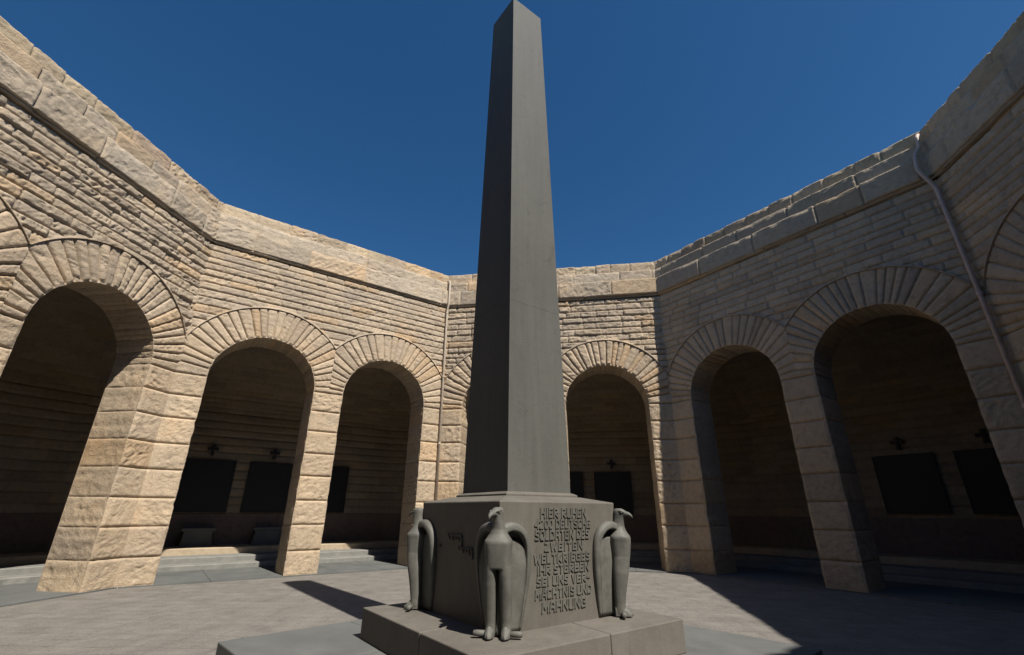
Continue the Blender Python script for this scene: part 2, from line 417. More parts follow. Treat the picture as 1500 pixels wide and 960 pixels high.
        P = np.concatenate([a, P, b], 1); col = stone_col(ids, kind, seed + sd); col = np.concatenate([col[:, :1], col, col[:, -1:]], 1)
        return gobj(nm, P, col, par)
    par = band(7.585, 8.08, .085, .8, 1.7, .022, 'parapet', 40, 'parapet', root, .2, lip=.08)
    band(ZCORN - .002, 7.535, -.035, 2, 3, .004, 'parapet', 41, 'groove_course', par, .1, lip=.06)
    band(7.535, 7.585, .045, 1.5, 2.5, .008, 'parapet', 42, 'moulding', par, .12, lip=.06)
    band(8.08, 8.42, .015, .6, 1.5, .016, 'parapet', 43, 'upper_course', par, .3, lip=.06)
    band(8.42, ZTOP, -.07, .45, .95, .02, 'coping', 44, 'coping', par, .9, lip=.2)
    # ---- inside face of the arcade wall over and between the arches
    x = np.unique(np.r_[np.linspace(-TH * T22, L + TH * T22, 90), [PC, PC + AW, PC + AW + PM, L - PC], [c + RI * cos(a) for c in cen for a in np.linspace(0, pi, 33)]])
    zt = 6.3
    def zlow(v):
        for c in cen:
            if abs(v - c) < RI - 1e-6: return ZS + sqrt(max(RI ** 2 - (v - c) ** 2, 0))
        return 0.
    vs, fs = [], []
    for i in range(len(x) - 1):
        xm = (x[i] + x[i + 1]) / 2; inside = any(abs(xm - c) < RI for c in cen)
        za, zb2 = (zlow(x[i]) or (ZS if inside else 0)), (zlow(x[i + 1]) or (ZS if inside else 0))
        if not inside: za = zb2 = 0
        o = len(vs); vs += [F.P(x[i], za, TH), F.P(x[i + 1], zb2, TH), F.P(x[i + 1], zt, TH), F.P(x[i], zt, TH)]; fs.append((o, o + 1, o + 2, o + 3))
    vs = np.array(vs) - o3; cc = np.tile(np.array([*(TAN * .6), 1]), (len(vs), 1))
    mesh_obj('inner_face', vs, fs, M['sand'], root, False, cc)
    # ---- ambulatory back wall and half vault, corners chamfered
    d1 = D1; xa = -.3; xb = L + .3; dcm = (d1 - T22 * xa) / (1 + T22 * T22)
    path = [(-dcm * T22, dcm), (xa, d1), (xb, d1), (L + dcm * T22, dcm)]
    inn = [(-TH * T22, TH), (xa, TH), (xb, TH), (L + TH * T22, TH)]
    gg = .05 if detail else .3
    px, pd, qx, qd, sl = [], [], [], [], []; s = 0
    for i in range(3):
        ln = math.dist(path[i], path[i + 1]); n = int(ln / gg)
        for t in range(n + (i == 2)):
            f = t / n; px.append(path[i][0] * (1 - f) + path[i + 1][0] * f); pd.append(path[i][1] * (1 - f) + path[i + 1][1] * f)
            qx.append(inn[i][0] * (1 - f) + inn[i + 1][0] * f); qd.append(inn[i][1] * (1 - f) + inn[i + 1][1] * f); sl.append(s + ln * f)
        s += ln
    px, pd, qx, qd, sl = map(np.array, (px, pd, qx, qd, sl))
    zj = courses(1.28, 4.2, .235, rnd, .1); ZV = 1.95
    zz = cuts(0.0, 4.2, zj if detail else [], .045 if detail else .4, .01)
    X = np.broadcast_to(px[:, None], (len(px), len(zz))); D = np.broadcast_to(pd[:, None], X.shape); S2, Z = np.meshgrid(sl, zz, indexing='ij')
    zjj = np.r_[0, zj]; row, ids, dz, dx = brick_ids(S2, Z, zjj, .5, 1.2, rnd, (-.2, s + .2), 5000)
    band_up = Z > 1.28
    h = np.where(band_up, sst(dz / .04) * (.01 + .02 * rid(ids + 9 * row * 0, seed)) + sst(dz / .04) * rough_face(S2, Z, ids, .012, seed + 21, 4) - .018 * (1 - sst(dz / .015)), .03)
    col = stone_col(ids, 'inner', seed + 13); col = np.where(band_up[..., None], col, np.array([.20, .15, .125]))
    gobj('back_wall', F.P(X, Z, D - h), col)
    na = 60 if detail else 8; al = np.linspace(0, pi / 2, na * 2 + 1); A = np.broadcast_to(al[None, :], (len(px), len(al)))
    jn = 21; ja = A / (pi / 2) * jn; dj = np.abs(ja - np.round(ja)) * .21; rowv = np.floor(ja).astype(int)
    ids = rowv * 31 + 9000 + (np.broadcast_to(sl[:, None], A.shape) / .8 + rid(rowv, 3) * 2).astype(int)
    h = .012 * rid(ids, seed + 1) * sst(dj / .05) - .022 * (1 - sst(dj / .02)) + sst(dj / .05) * rough_face(np.broadcast_to(sl[:, None], A.shape), A * 2.2, ids, .012, seed + 31, 4)
    ca, sa = np.cos(A), np.sin(A)
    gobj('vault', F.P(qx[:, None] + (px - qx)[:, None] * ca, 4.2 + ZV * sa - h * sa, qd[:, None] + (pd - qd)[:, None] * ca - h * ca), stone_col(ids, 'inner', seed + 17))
    # ---- podium with tooled riser, two worn steps
    def off_path(o):
        k = o * tan(pi / 16); e = dcm - o * cos(pi / 8)
        return [(-e * T22, e), (xa + k, d1 - o), (xb - k, d1 - o), (L + e * T22, e)]
    def stair(o_in, o_out, z0, z1, nm, mat, parent, wob):
        a = off_path(o_out); rings = []
        pts = []
        for i in range(3):
            n = int(math.dist(a[i], a[i + 1]) / .09)
            for t in range(n + (i == 2)):
                f = t / n; b = off_path(o_in)
                pts.append(((a[i][0] * (1 - f) + a[i + 1][0] * f, a[i][1] * (1 - f) + a[i + 1][1] * f), (b[i][0] * (1 - f) + b[i + 1][0] * f, b[i][1] * (1 - f) + b[i + 1][1] * f)))
        for (p, q) in pts:
            w = rnd.uniform(-wob, wob); w2 = rnd.uniform(-wob, wob)
            r = [F.P(p[0], z0, p[1]), F.P(p[0], z1 - .02 + w2 * .3, p[1] + w), F.P(p[0], z1 + w2 * .3, p[1] + .02 + w), F.P(q[0], z1, q[1]), F.P(q[0], z0, q[1])]
            rings.append([Vector([float(c) for c in (v - o3)]) for v in r])
        mb = MB(); mb.loft(rings); return mb.build(nm, mat, parent)
    pod = stair(-.02, 1.08, 0, .43, 'podium', M['podium'], root, .004)
    stair(1.08, 1.84, 0, .27, 'step', M['step'], pod, .008)
    stair(1.84, 2.32, 0, .14, 'step', M['step'], pod, .008)
    # ---- outer wall and roof
    d2 = 5.9; mb = MB()
    def q(x, z, d): return Vector([float(c) for c in (F.P(x, z, d) - o3)])
    def prism(pl, z0, z1):
        n = len(pl); mb.add([q(x, z0, d) for x, d in pl] + [q(x, z1, d) for x, d in pl], [tuple(range(n)), tuple(range(2 * n - 1, n - 1, -1))] + [(i, i + n, (i + 1) % n + n, (i + 1) % n) for i in range(n)])
    prism([(-.35 * T22, .35), (L + .35 * T22, .35), (L + d2 * T22, d2), (-d2 * T22, d2)], 8.2, 8.45)
    mb.build('roof_slab', M['roof'], root)
    mb = MB(); prism([(-5.0 * T22, 5.0), (L + 5.0 * T22, 5.0), (L + d2 * T22, d2), (-d2 * T22, d2)], -.02, 8.2); mb.build('outer_wall', M['roof'], root)
    return F, root

M['podium'] = mat_stone('tooled_riser_stone', (.33, .26, .18), (.40, .32, .225), (.45, .37, .27), 7, .9, .6, 30)

E_ = {}
defs = [(127.5, 'sunlit sandstone arcade wall left of the obelisk, between the near left corner and the pale downpipe', .022, 3),
        (172.5, 'tall sandstone arcade wall along the far left edge of the photo', .022, 5),
        (82.5, 'short looking sandstone arcade wall straight behind the obelisk, facing the viewer', .026, 8),
        (37.5, 'shaded sandstone arcade wall right of the obelisk with ledges catching sun', .026, 12),
        (-7.5, 'darkest sandstone arcade wall at the far right edge, past the copper coloured downpipe', .03, 17)]
walls = {}
for (k, lab, g, sd), key, ra in zip(defs, 'BACDE', (.62, .95, .85, .3, .35)):
    k0 = k - (-7.5) - 0  # side index relative to the east side
    walls[key] = build_wall(k0, 'arcade_wall', lab, g, sd, True, ra)
for k, lab, sd in ((-45., 'arcade wall behind the viewer on the right, closing the courtyard', 21), (-90., 'arcade wall directly behind the viewer, opposite the obelisk', 22), (-135., 'arcade wall behind the viewer on the left, closing the courtyard', 23)):
    build_wall(k, 'arcade_wall', lab, .12, sd, False)
FA, FB, FC, FD, FE = [walls[k][0] for k in 'ABCDE']

# ------------------------------------------------------------------ floor
def poly(name, pts, z, mat, th=.0):
    mb = MB(); n = len(pts)
    mb.add([(x, y, z - th) for x, y in pts] + [(x, y, z) for x, y in pts], [tuple(range(n))[::-1], tuple(range(n, 2 * n))] + [(i, (i + 1) % n, (i + 1) % n + n, i + n) for i in range(n)])
    return mb.build(name, mat)
def octa(r):
    return [(OX + r / cos(pi / 8) * cos(radians(PHI + 22.5 + 45 * i)), OY + r / cos(pi / 8) * sin(radians(PHI + 22.5 + 45 * i))) for i in range(8)]
gr = MB(); n = 48
gr.add([(600 * cos(2 * pi * i / n), 600 * sin(2 * pi * i / n), -.03) for i in range(n)], [tuple(range(n))]); tag(gr.build('ground', M['ground']), kind='structure')
tag(poly('courtyard_floor', octa(R + .2), 0.0, M['floor'], .02), kind='structure')
# slabs under the arches, ring of grey flags with open joints
mb = MB(); rr = random.Random(4)
for i in range(8):
    F = Face(45. * i); r0, r1 = -.04, 2.6
    xs = [-1.2]
    while xs[-1] < L + 1.1: xs.append(xs[-1] + rr.uniform(.9, 1.5))
    for (da, db) in ((-.04, .95), (.958, 1.9), (1.908, 3.6)):
        for j in range(len(xs) - 1):
            pts = []
            for (x, d) in ((xs[j] + .004, da), (xs[j + 1] - .004, da), (xs[j + 1] - .004, db), (xs[j] + .004, db)):
                pts.append((min(max(x, -d * T22 + .004), L + d * T22 - .004), d))
            if abs(pts[1][0] - pts[0][0]) < .02 and abs(pts[2][0] - pts[3][0]) < .02: continue
            v = [F.V(x, -.01, d) for x, d in pts] + [F.V(x, .026 + rr.uniform(0, .004) * 0, d) for x, d in pts]
            mb.add(v, [(0, 1, 2, 3), (7, 6, 5, 4), (0, 4, 5, 1), (1, 5, 6, 2), (2, 6, 7, 3), (3, 7, 4, 0)])
tag(mb.build('arcade_floor', M['slab']), kind='structure')

# ------------------------------------------------------------------ plaques, crosses, stone blocks
def plaque(F, x0, x1, z0, z1, label):
    o = empty('plaque', F.V((x0 + x1) / 2, z0, 4.55)); tag(o, label, 'plaque', 'dark memorial plaques on the arcade back walls')
    L0 = Vector(o.location)
    def B(mb, a, b, c, d, e, f):
        vs = [F.V(x, z, dd) - L0 for z in (c, d) for dd in (e, f) for x in (a, b)]
        mb.add(vs, [(0, 2, 3, 1), (4, 5, 7, 6), (0, 1, 5, 4), (2, 6, 7, 3), (0, 4, 6, 2), (1, 3, 7, 5)])
    mb = MB(); B(mb, x0 + .03, x1 - .03, z0 + .03, z1 - .03, 4.50, 4.57); mb.build('panel', M['bronze'], o)
    mb = MB()
    for a, b, c, d in ((x0, x1, z0, z0 + .03), (x0, x1, z1 - .03, z1), (x0, x0 + .03, z0 + .03, z1 - .03), (x1 - .03, x1, z0 + .03, z1 - .03)): B(mb, a, b, c, d, 4.48, 4.57)
    mb.build('frame', M['bronze'], o)
def cross(F, x, z, label, s=1.0):
    L0 = F.V(x, z, 4.52); mb = MB()
    for a, b, c, d in ((-.03, .03, -.17, .15), (-.14, -.031, -.01, .05), (.031, .14, -.01, .05)):
        a, b, c, d = a * s, b * s, c * s, d * s; k = .025
        # flared iron-cross arms
        if abs(a) == .03 * s:
            pl = [(a - k * .5, c), (b + k * .5, c), (b * .8, z * 0), (b + k * .6, d), (a - k * .6, d), (a * .8, 0)]
        elif b < 0: pl = [(a, c - k * .6), (b, c + .005), (b, d - .005), (a, d + k * .6)]
        else: pl = [(a, c + .005), (b, c - k * .6), (b, d + k * .6), (a, d - .005)]
        n = len(pl)
        mb.add([F.V(x + p[0], z + p[1], 4.47) - L0 for p in pl] + [F.V(x + p[0], z + p[1], 4.56) - L0 for p in pl], [tuple(range(n))[::-1], tuple(range(n, 2 * n))] + [(i, (i + 1) % n, (i + 1) % n + n, i + n) for i in range(n)])
    o = mb.build('cross', M['bronze']); o.location = L0
    tag(o, label, 'cross', 'small dark crosses above the plaques')
plaque(FB, .71, 2.05, 1.31, 2.76, 'black plaque on the back wall, left one in the larger arch left of the obelisk')
plaque(FB, 2.42, 3.68, 1.31, 2.76, 'black plaque on the back wall, right one in the larger arch left of the obelisk')
plaque(FB, 4.20, 5.50, 1.31, 2.76, 'black plaque half hidden behind the lit pier in the narrow arch beside the pale downpipe')
plaque(FC, 4.43, 5.72, 1.31, 2.72, 'black plaque seen in the arch just right of the obelisk')
plaque(FC, 2.75, 4.03, 1.31, 2.72, 'black plaque mostly hidden by the obelisk shaft, in the arch behind it')
plaque(FD, 2.93, 4.22, 1.39, 2.82, 'black plaque in deep shade, left one in the wide arch at the right')
plaque(FD, 4.62, 5.92, 1.39, 2.82, 'black plaque in deep shade, right one in the wide arch at the right')
cross(FB, 1.36, 3.06, 'small dark cross above the left plaque in the larger arch left of the obelisk')
cross(FB, 3.07, 3.06, 'small dark cross above the right plaque in the larger arch left of the obelisk')
cross(FC, 5.07, 3.0, 'small dark cross above the plaque in the arch just right of the obelisk')
cross(FD, 3.57, 3.12, 'small dark cross barely visible above the left plaque in the wide shaded arch')
cross(FD, 5.26, 3.12, 'small dark cross barely visible above the right plaque in the wide shaded arch')
def block(F, x0, x1, label):
    xm = (x0 + x1) / 2; o = empty('stone_block', F.V(xm, .43, 4.25)); L0 = Vector(o.location); w = (x1 - x0) / 2
    tag(o, label, 'stone block', 'pair of flared stone blocks on the podium')
    def lo(prof, nm):
        mb = MB(); mb.loft([[F.V(xm + sx * a, z, 4.23 + sd * b) - L0 for sx, sd in ((-1, -1), (1, -1), (1, 1), (-1, 1))] for a, b, z in prof]); mb.build(nm, M['slab'], o, bevel=.008)
    lo([(w * .92, .17, .43), (w * .86, .15, .60), (w * .80, .14, .78), (w * .86, .16, .83)], 'body')
    lo([(w * .98, .185, .831), (w, .19, .845), (w * .97, .185, .90), (w * .7, .12, .925)], 'cap')
block(FB, 1.03, 1.87, 'low flared grey stone block on the podium below the left plaque')
block(FB, 2.79, 3.62, 'low flared grey stone block on the podium below the right plaque, partly behind the pier')

# ------------------------------------------------------------------ downpipes
def downpipe(label, path, r, mat, br):
    L0 = Vector((path[-1].x, path[-1].y, 0)); o = empty('downpipe', L0); tag(o, label, 'downpipe', 'rainwater downpipes in the corners')
    # round the bends
    pts = [path[0]]
    for i in range(1, len(path) - 1):
        a, b, c = path[i - 1], path[i], path[i + 1]; ra = min(.09, (a - b).length * .4); rc = min(.09, (c - b).length * .4)
        p0 = b + (a - b).normalized() * ra; p1 = b + (c - b).normalized() * rc
        for t in (0, .25, .5, .75, 1): pts.append(p0 * (1 - t) ** 2 + b * 2 * t * (1 - t) + p1 * t * t)
    pts.append(path[-1])
    mb = MB(); mb.tube([p - L0 for p in pts], r, 12); mb.build('pipe', mat, o, True)
    a, b = path[-2], path[-1]
    for z in br:
        f = (a.z - z) / (a.z - b.z); p = a.lerp(b, f) - L0
        mb = MB(); mb.tube([p - Vector((0, 0, .03)), p - Vector((0, 0, .028)), p + Vector((0, 0, .028)), p + Vector((0, 0, .03))], [r * 1.02, r * 1.3, r * 1.3, r * 1.02], 12); mb.build('collar', mat, o)
xx = L - .07
downpipe('thin pale painted downpipe running full height in the sunlit corner left of the obelisk', [FB.V(xx, 8.5, .02), FB.V(xx, 8.44, -.14), FB.V(xx, 7.62, -.15), FB.V(xx - .01, 7.42, -.085), FB.V(xx + .02, .03, -.085)], .034, M['pipe'], (7.3, 5.2, 3.2, 1.2))
downpipe('copper pink downpipe bending round the cornice in the shaded corner at the right', [FD.V(L - .02, 8.62, -.02), FD.V(L - .04, 8.5, -.13), FD.V(L - .05, 8.28, -.12), FD.V(L - .16, 8.1, -.2), FD.V(L - .20, 7.75, -.22), FD.V(L - .06, 7.3, -.10), FD.V(L - .07, .03, -.10)], .036, M['copper'], (6.9, 5.0, 3.0, 1.0))

# ------------------------------------------------------------------ obelisk and its base
TH0 = radians(38.261)
def RZ(a): return Matrix.Rotation(a, 4, 'Z')
base = empty('stone_plinth'); base.rotation_euler.z = radians(45.156)
tag(base, 'wide low grey stone plinth lying on the courtyard floor under the obelisk', 'plinth')
hl = 2.104; mb = MB()
cutsx = [-hl, -.72, .75, hl]
for i in range(3):
    for j in range(3):
        o_ = MB().box(cutsx[i] + .0015, cutsx[i + 1] - .0015, cutsx[j] + .0015, cutsx[j + 1] - .0015, .002, .164); o_.build('slab', M['slab'], base, bevel=.012)
mon = empty('obelisk_monument', (0, 0, .164)); mon.rotation_euler.z = TH0
tag(mon, 'tall dark stone obelisk on an inscribed square pedestal in the middle of the courtyard', 'obelisk')
Z0 = .164
hs = 1.147; zs = .44
# platform of four blocks, top falling slightly outwards
jx = .13
def platblock(x0, x1, y0, y1):
    vs = []
    def zt(x, y): return zs + .022 * (1 - max(abs(x), abs(y)) / hs) - Z0
    cx = sorted({x0, x1} | ({0} if x0 < 0 < x1 else set())); cy = sorted({y0, y1} | ({0} if y0 < 0 < y1 else set()))
    xs = np.linspace(x0, x1, 10); ys = np.linspace(y0, y1, 10); mb = MB()
    top = [[(x, y, zt(x, y)) for y in ys] for x in xs]; vs = [p for r in top for p in r]; n = 10
    fs = [(i * n + j, (i + 1) * n + j, (i + 1) * n + j + 1, i * n + j + 1) for i in range(9) for j in range(9)]
    rim = [i * n for i in range(n)] + [(n - 1) * n + j for j in range(1, n)] + [i * n + n - 1 for i in range(n - 2, -1, -1)] + [j for j in range(n - 2, 0, -1)]
    o = len(vs); vs += [(vs[i][0], vs[i][1], 0.0) for i in rim]; m = len(rim)
    fs += [(rim[i], o + i, o + (i + 1) % m, rim[(i + 1) % m]) for i in range(m)]; fs.append(tuple(o + i for i in range(m - 1, -1, -1)))
    fs = [f[::-1] if False else f for f in fs]
    mb.add(vs, fs); b = mb.build('platform_block', M['platform'], mon)
    md = b.modifiers.new('b', 'BEVEL'); md.width = .009; md.segments = 2; md.limit_method = 'ANGLE'; md.angle_limit = radians(40)
g_ = .0035
platblock(-hs, jx - g_, -hs, -.18 - g_); platblock(jx + g_, hs, -hs, -.18 - g_); platblock(-hs, jx - g_, -.18 + g_, hs); platblock(jx + g_, hs, -.18 + g_, hs)
def sqr(h, z): return [(-h, -h, z), (h, -h, z), (h, h, z), (-h, h, z)]
PT, PB = .74, .685
ZP0, ZP1 = .44, 1.462
mb = MB(); mb.loft([sqr(PB, ZP0 - Z0), sqr(PT, 1.470 - Z0), sqr(.732, 1.478 - Z0), sqr(.49, 1.53 - Z0)])
ped = mb.build('pedestal', M['pedestal'], mon, bevel=.006)
mb = MB(); mb.loft([sqr(.475, 1.53 - Z0), sqr(.475, 1.548 - Z0), sqr(.455, 1.56 - Z0), sqr(.425, 1.572 - Z0)]); mb.build('moulding', M['pedestal'], mon, bevel=.003)
mb = MB()
rings = []
for i in range(41):
    f = i / 40; rings.append(sqr(.421 + (.286 - .421) * f, 1.572 - Z0 + (9.17 - 1.572) * f))
    if i == 11:
        for dz_, dh_ in ((.004, -.0002), (.0055, -.002), (.0085, -.002), (.010, -.0002)):
            f2 = f + dz_ / 7.6; rings.append(sqr(.421 + (.286 - .421) * f2 + dh_, 1.572 - Z0 + 7.598 * f2))
rings.append(sqr(.02, 9.62 - Z0)); mb.loft(rings); sh = mb.build('shaft', M['basalt'], mon, bevel=.007)

# stroke letters, cell 0..1 x 0..1
GL = {
 'A': ([[(0, 0), (.15, 1), (.85, 1), (1, 0)], [(.08, .42), (.92, .42)]], 1), 'B': ([[(0, 0), (0, 1), (.85, .95), (.85, .58), (0, .52)], [(.85, .55), (1, .45), (1, .05), (0, 0)]], 1),
 'C': ([[(1, .95), (.15, 1), (0, .8), (0, .2), (.15, 0), (1, .05)]], .9), 'D': ([[(0, 0), (0, 1), (.75, .95), (1, .75), (1, .25), (.75, .05), (0, 0)]], 1),
 'E': ([[(1, 1), (0, 1), (0, 0), (1, 0)], [(0, .52), (.85, .52)]], .85), 'G': ([[(1, .95), (.15, 1), (0, .8), (0, .2), (.15, 0), (1, .05), (1, .5), (.55, .5)]], 1),
 'H': ([[(0, 0), (0, 1)], [(1, 0), (1, 1)], [(0, .5), (1, .5)]], 1), 'I': ([[(.5, 0), (.5, 1)]], .25), 'K': ([[(0, 0), (0, 1)], [(1, 1), (.08, .5), (1, 0)]], 1),
 'L': ([[(0, 1), (0, 0), (1, 0)]], .8), 'M': ([[(0, 0), (.05, 1), (.5, .4), (.95, 1), (1, 0)]], 1.25), 'N': ([[(0, 0), (0, 1), (1, 0), (1, 1)]], 1),
 'O': ([[(.2, 0), (0, .25), (0, .75), (.2, 1), (.8, 1), (1, .75), (1, .25), (.8, 0), (.2, 0)]], 1), 'R': ([[(0, 0), (0, 1), (.9, .97), (.95, .6), (.1, .48), (1, 0)]], 1),
 'S': ([[(1, .95), (.1, 1), (.05, .6), (.95, .42), (.95, .04), (0, .02)]], .85), 'T': ([[(0, 1), (1, 1)], [(.5, 1), (.5, 0)]], .9), 'U': ([[(0, 1), (0, .1), (.2, 0), (.8, 0), (1, .1), (1, 1)]], 1),
 'V': ([[(0, 1), (.5, 0), (1, 1)]], 1), 'W': ([[(0, 1), (.22, 0), (.5, .75), (.78, 0), (1, 1)]], 1.35), 'Z': ([[(0, 1), (1, 1), (0, 0), (1, 0)]], .9),
 '4': ([[(.8, 0), (.8, 1), (0, .3), (1, .3)]], .9), '2': ([[(0, .8), (.15, 1), (.85, 1), (1, .7), (0, 0), (1, 0)]], .9), '0': ([[(.2, 0), (0, .25), (0, .75), (.2, 1), (.8, 1), (1, .75), (1, .25), (.8, 0), (.2, 0)]], .85),
 '-': ([[(0, .5), (1, .5)]], .6)}
GL['Ä'] = ([[(0, 0), (.15, .8), (.85, .8), (1, 0)], [(.08, .36), (.92, .36)], [(.28, .93), (.28, 1.05)], [(.72, .93), (.72, 1.05)]], 1)
def face_h(z): return PB + (PT - PB) * (z - ZP0) / (ZP1 - ZP0)
def stroke_prism(mb, a, b, w, put, dep):
    """bar from a to b in the face plane, put(x,z,n) gives a point n proud of the face"""
    d = Vector((b[0] - a[0], b[1] - a[1])); ln = d.length
    if ln < 1e-5: return
    d /= ln; nrm = Vector((-d.y, d.x)) * w / 2; e = d * w * .45
    A = Vector(a) - e; B = Vector(b) + e
    c = [A + nrm, A - nrm, B - nrm, B + nrm]
    vs = [put(p.x, p.y, -.004) for p in c] + [put(A.lerp(B, .5).x + (p.x - A.lerp(B, .5).x) * .93, p.y, dep) for p in c]
    mb.add(vs, [(3, 2, 1, 0), (4, 5, 6, 7), (0, 1, 5, 4), (1, 2, 6, 5), (2, 3, 7, 6), (3, 0, 4, 7)])
def put_right(x, z, n): return (x, -(face_h(z) + n), z - Z0)
def put_left(y, z, n): return (-(face_h(z) + n), y, z - Z0)
rows = [('HIER RUHEN', -.27, .315, 1.333, 1.418), ('4200 DEUTSCHE', -.335, .37, 1.240, 1.318), ('SOLDATEN DES', -.33, .35, 1.143, 1.226), ('ZWEITEN', -.215, .262, 1.048, 1.122),
        ('WELTKRIEGES', -.335, .355, .950, 1.028), ('IHR STERBEN', -.30, .34, .862, .936), ('SEI UNS VER-', -.30, .355, .768, .842), ('MÄCHTNIS UND', -.315, .37, .668, .746), ('MAHNUNG', -.235, .295, .560, .642)]
mb = MB()
for li, (txt, x0, x1, z0, z1) in enumerate(rows):
    gap = .46; tot = 0; z1 += .003
    for ch in txt: tot += (.62 if ch == ' ' else GL[ch][1] + gap)
    tot -= gap; u = (x1 - x0) / tot; x = x0; w = min(.0165, u * .36); z0 += w / 2; z1 -= w / 2; h = z1 - z0
    dep = .0085 + .0006 * (li % 3)
    for ci, ch in enumerate(txt):
        if ch == ' ': x += .62 * u; continue
        st, cw = GL[ch]; cw *= u; k = 0
        for poly_ in st:
            for p, q in zip(poly_[:-1], poly_[1:]):
                k += 1
                stroke_prism(mb, (x + p[0] * cw, z0 + p[1] * h), (x + q[0] * cw, z0 + q[1] * h), w, put_right, dep + .00025 * k)
        x += cw + gap * u
ins = mb.build('inscription', M['eagle'], ped); tag(ins, 'raised German inscription in nine lines')
# raised characters on the shaded side, one mesh each
def hook(y, z, s, tail=0):
    w = max(.008, s * .24)
    pts = [(y + s * .45, z + s * .04), (y + s * .2, z - s * .06), (y - s * .3, z), (y - s * .38, z - s * .3), (y - s * .34, z - s * (.85 + tail))]
    mb = MB()
    for k, (p, q) in enumerate(zip(pts[:-1], pts[1:])): stroke_prism(mb, p, q, w * (1 if k < 3 else .8), put_left, (.024 if k < 3 else .014) + .0004 * k)
    mb.build('raised_character', M['pedestal'], ped)
for y, s_, t in ((.145, .044, 0), (.075, .05, 0), (.015, .034, .2), (-.04, .05, 0), (-.09, .048, 1.0)): hook(y, 1.168, s_, t)
for y, s_, t in ((.32, .034, -.5), (-.06, .024, 0), (-.115, .045, .1), (-.175, .036, 0), (-.225, .046, .3), (-.28, .04, 1.3)): hook(y, 1.066, s_, t)

# ------------------------------------------------------------------ eagle statues (one at each pedestal corner)
def ell(cx, cy, z, a, b, n=24, p=2.3):
    r = []
    for k in range(n):
        t = 2 * pi * k / n; ct, st = cos(t), sin(t)
        r.append((cx + a * (abs(ct) ** (2 / p)) * (1 if ct >= 0 else -1), cy + b * (abs(st) ** (2 / p)) * (1 if st >= 0 else -1), z))
    return r
def finish_remesh(mb, name, mat, parent, vox=.007, sm=3):
    tmp = mesh_obj('tmp', mb.v, mb.f, mat); 
    import bmesh
    bm = bmesh.new(); bm.from_mesh(tmp.data); bmesh.ops.recalc_face_normals(bm, faces=bm.faces); bm.to_mesh(tmp.data); bm.free()
    r = tmp.modifiers.new('r', 'REMESH'); r.mode = 'VOXEL'; r.voxel_size = vox
    s = tmp.modifiers.new('s', 'SMOOTH'); s.iterations = sm; s.factor = .5
    dg = bpy.context.evaluated_depsgraph_get(); dg.update()
    me = bpy.data.meshes.new_from_object(tmp.evaluated_get(dg)); me.name = name
    me.polygons.foreach_set('use_smooth', [True] * len(me.polygons))
    bpy.data.objects.remove(tmp, do_unlink=True)
    if not me.materials: me.materials.append(mat)
    return link(bpy.data.objects.new(name, me), parent)
EZ = .455
DG = sqrt(2)
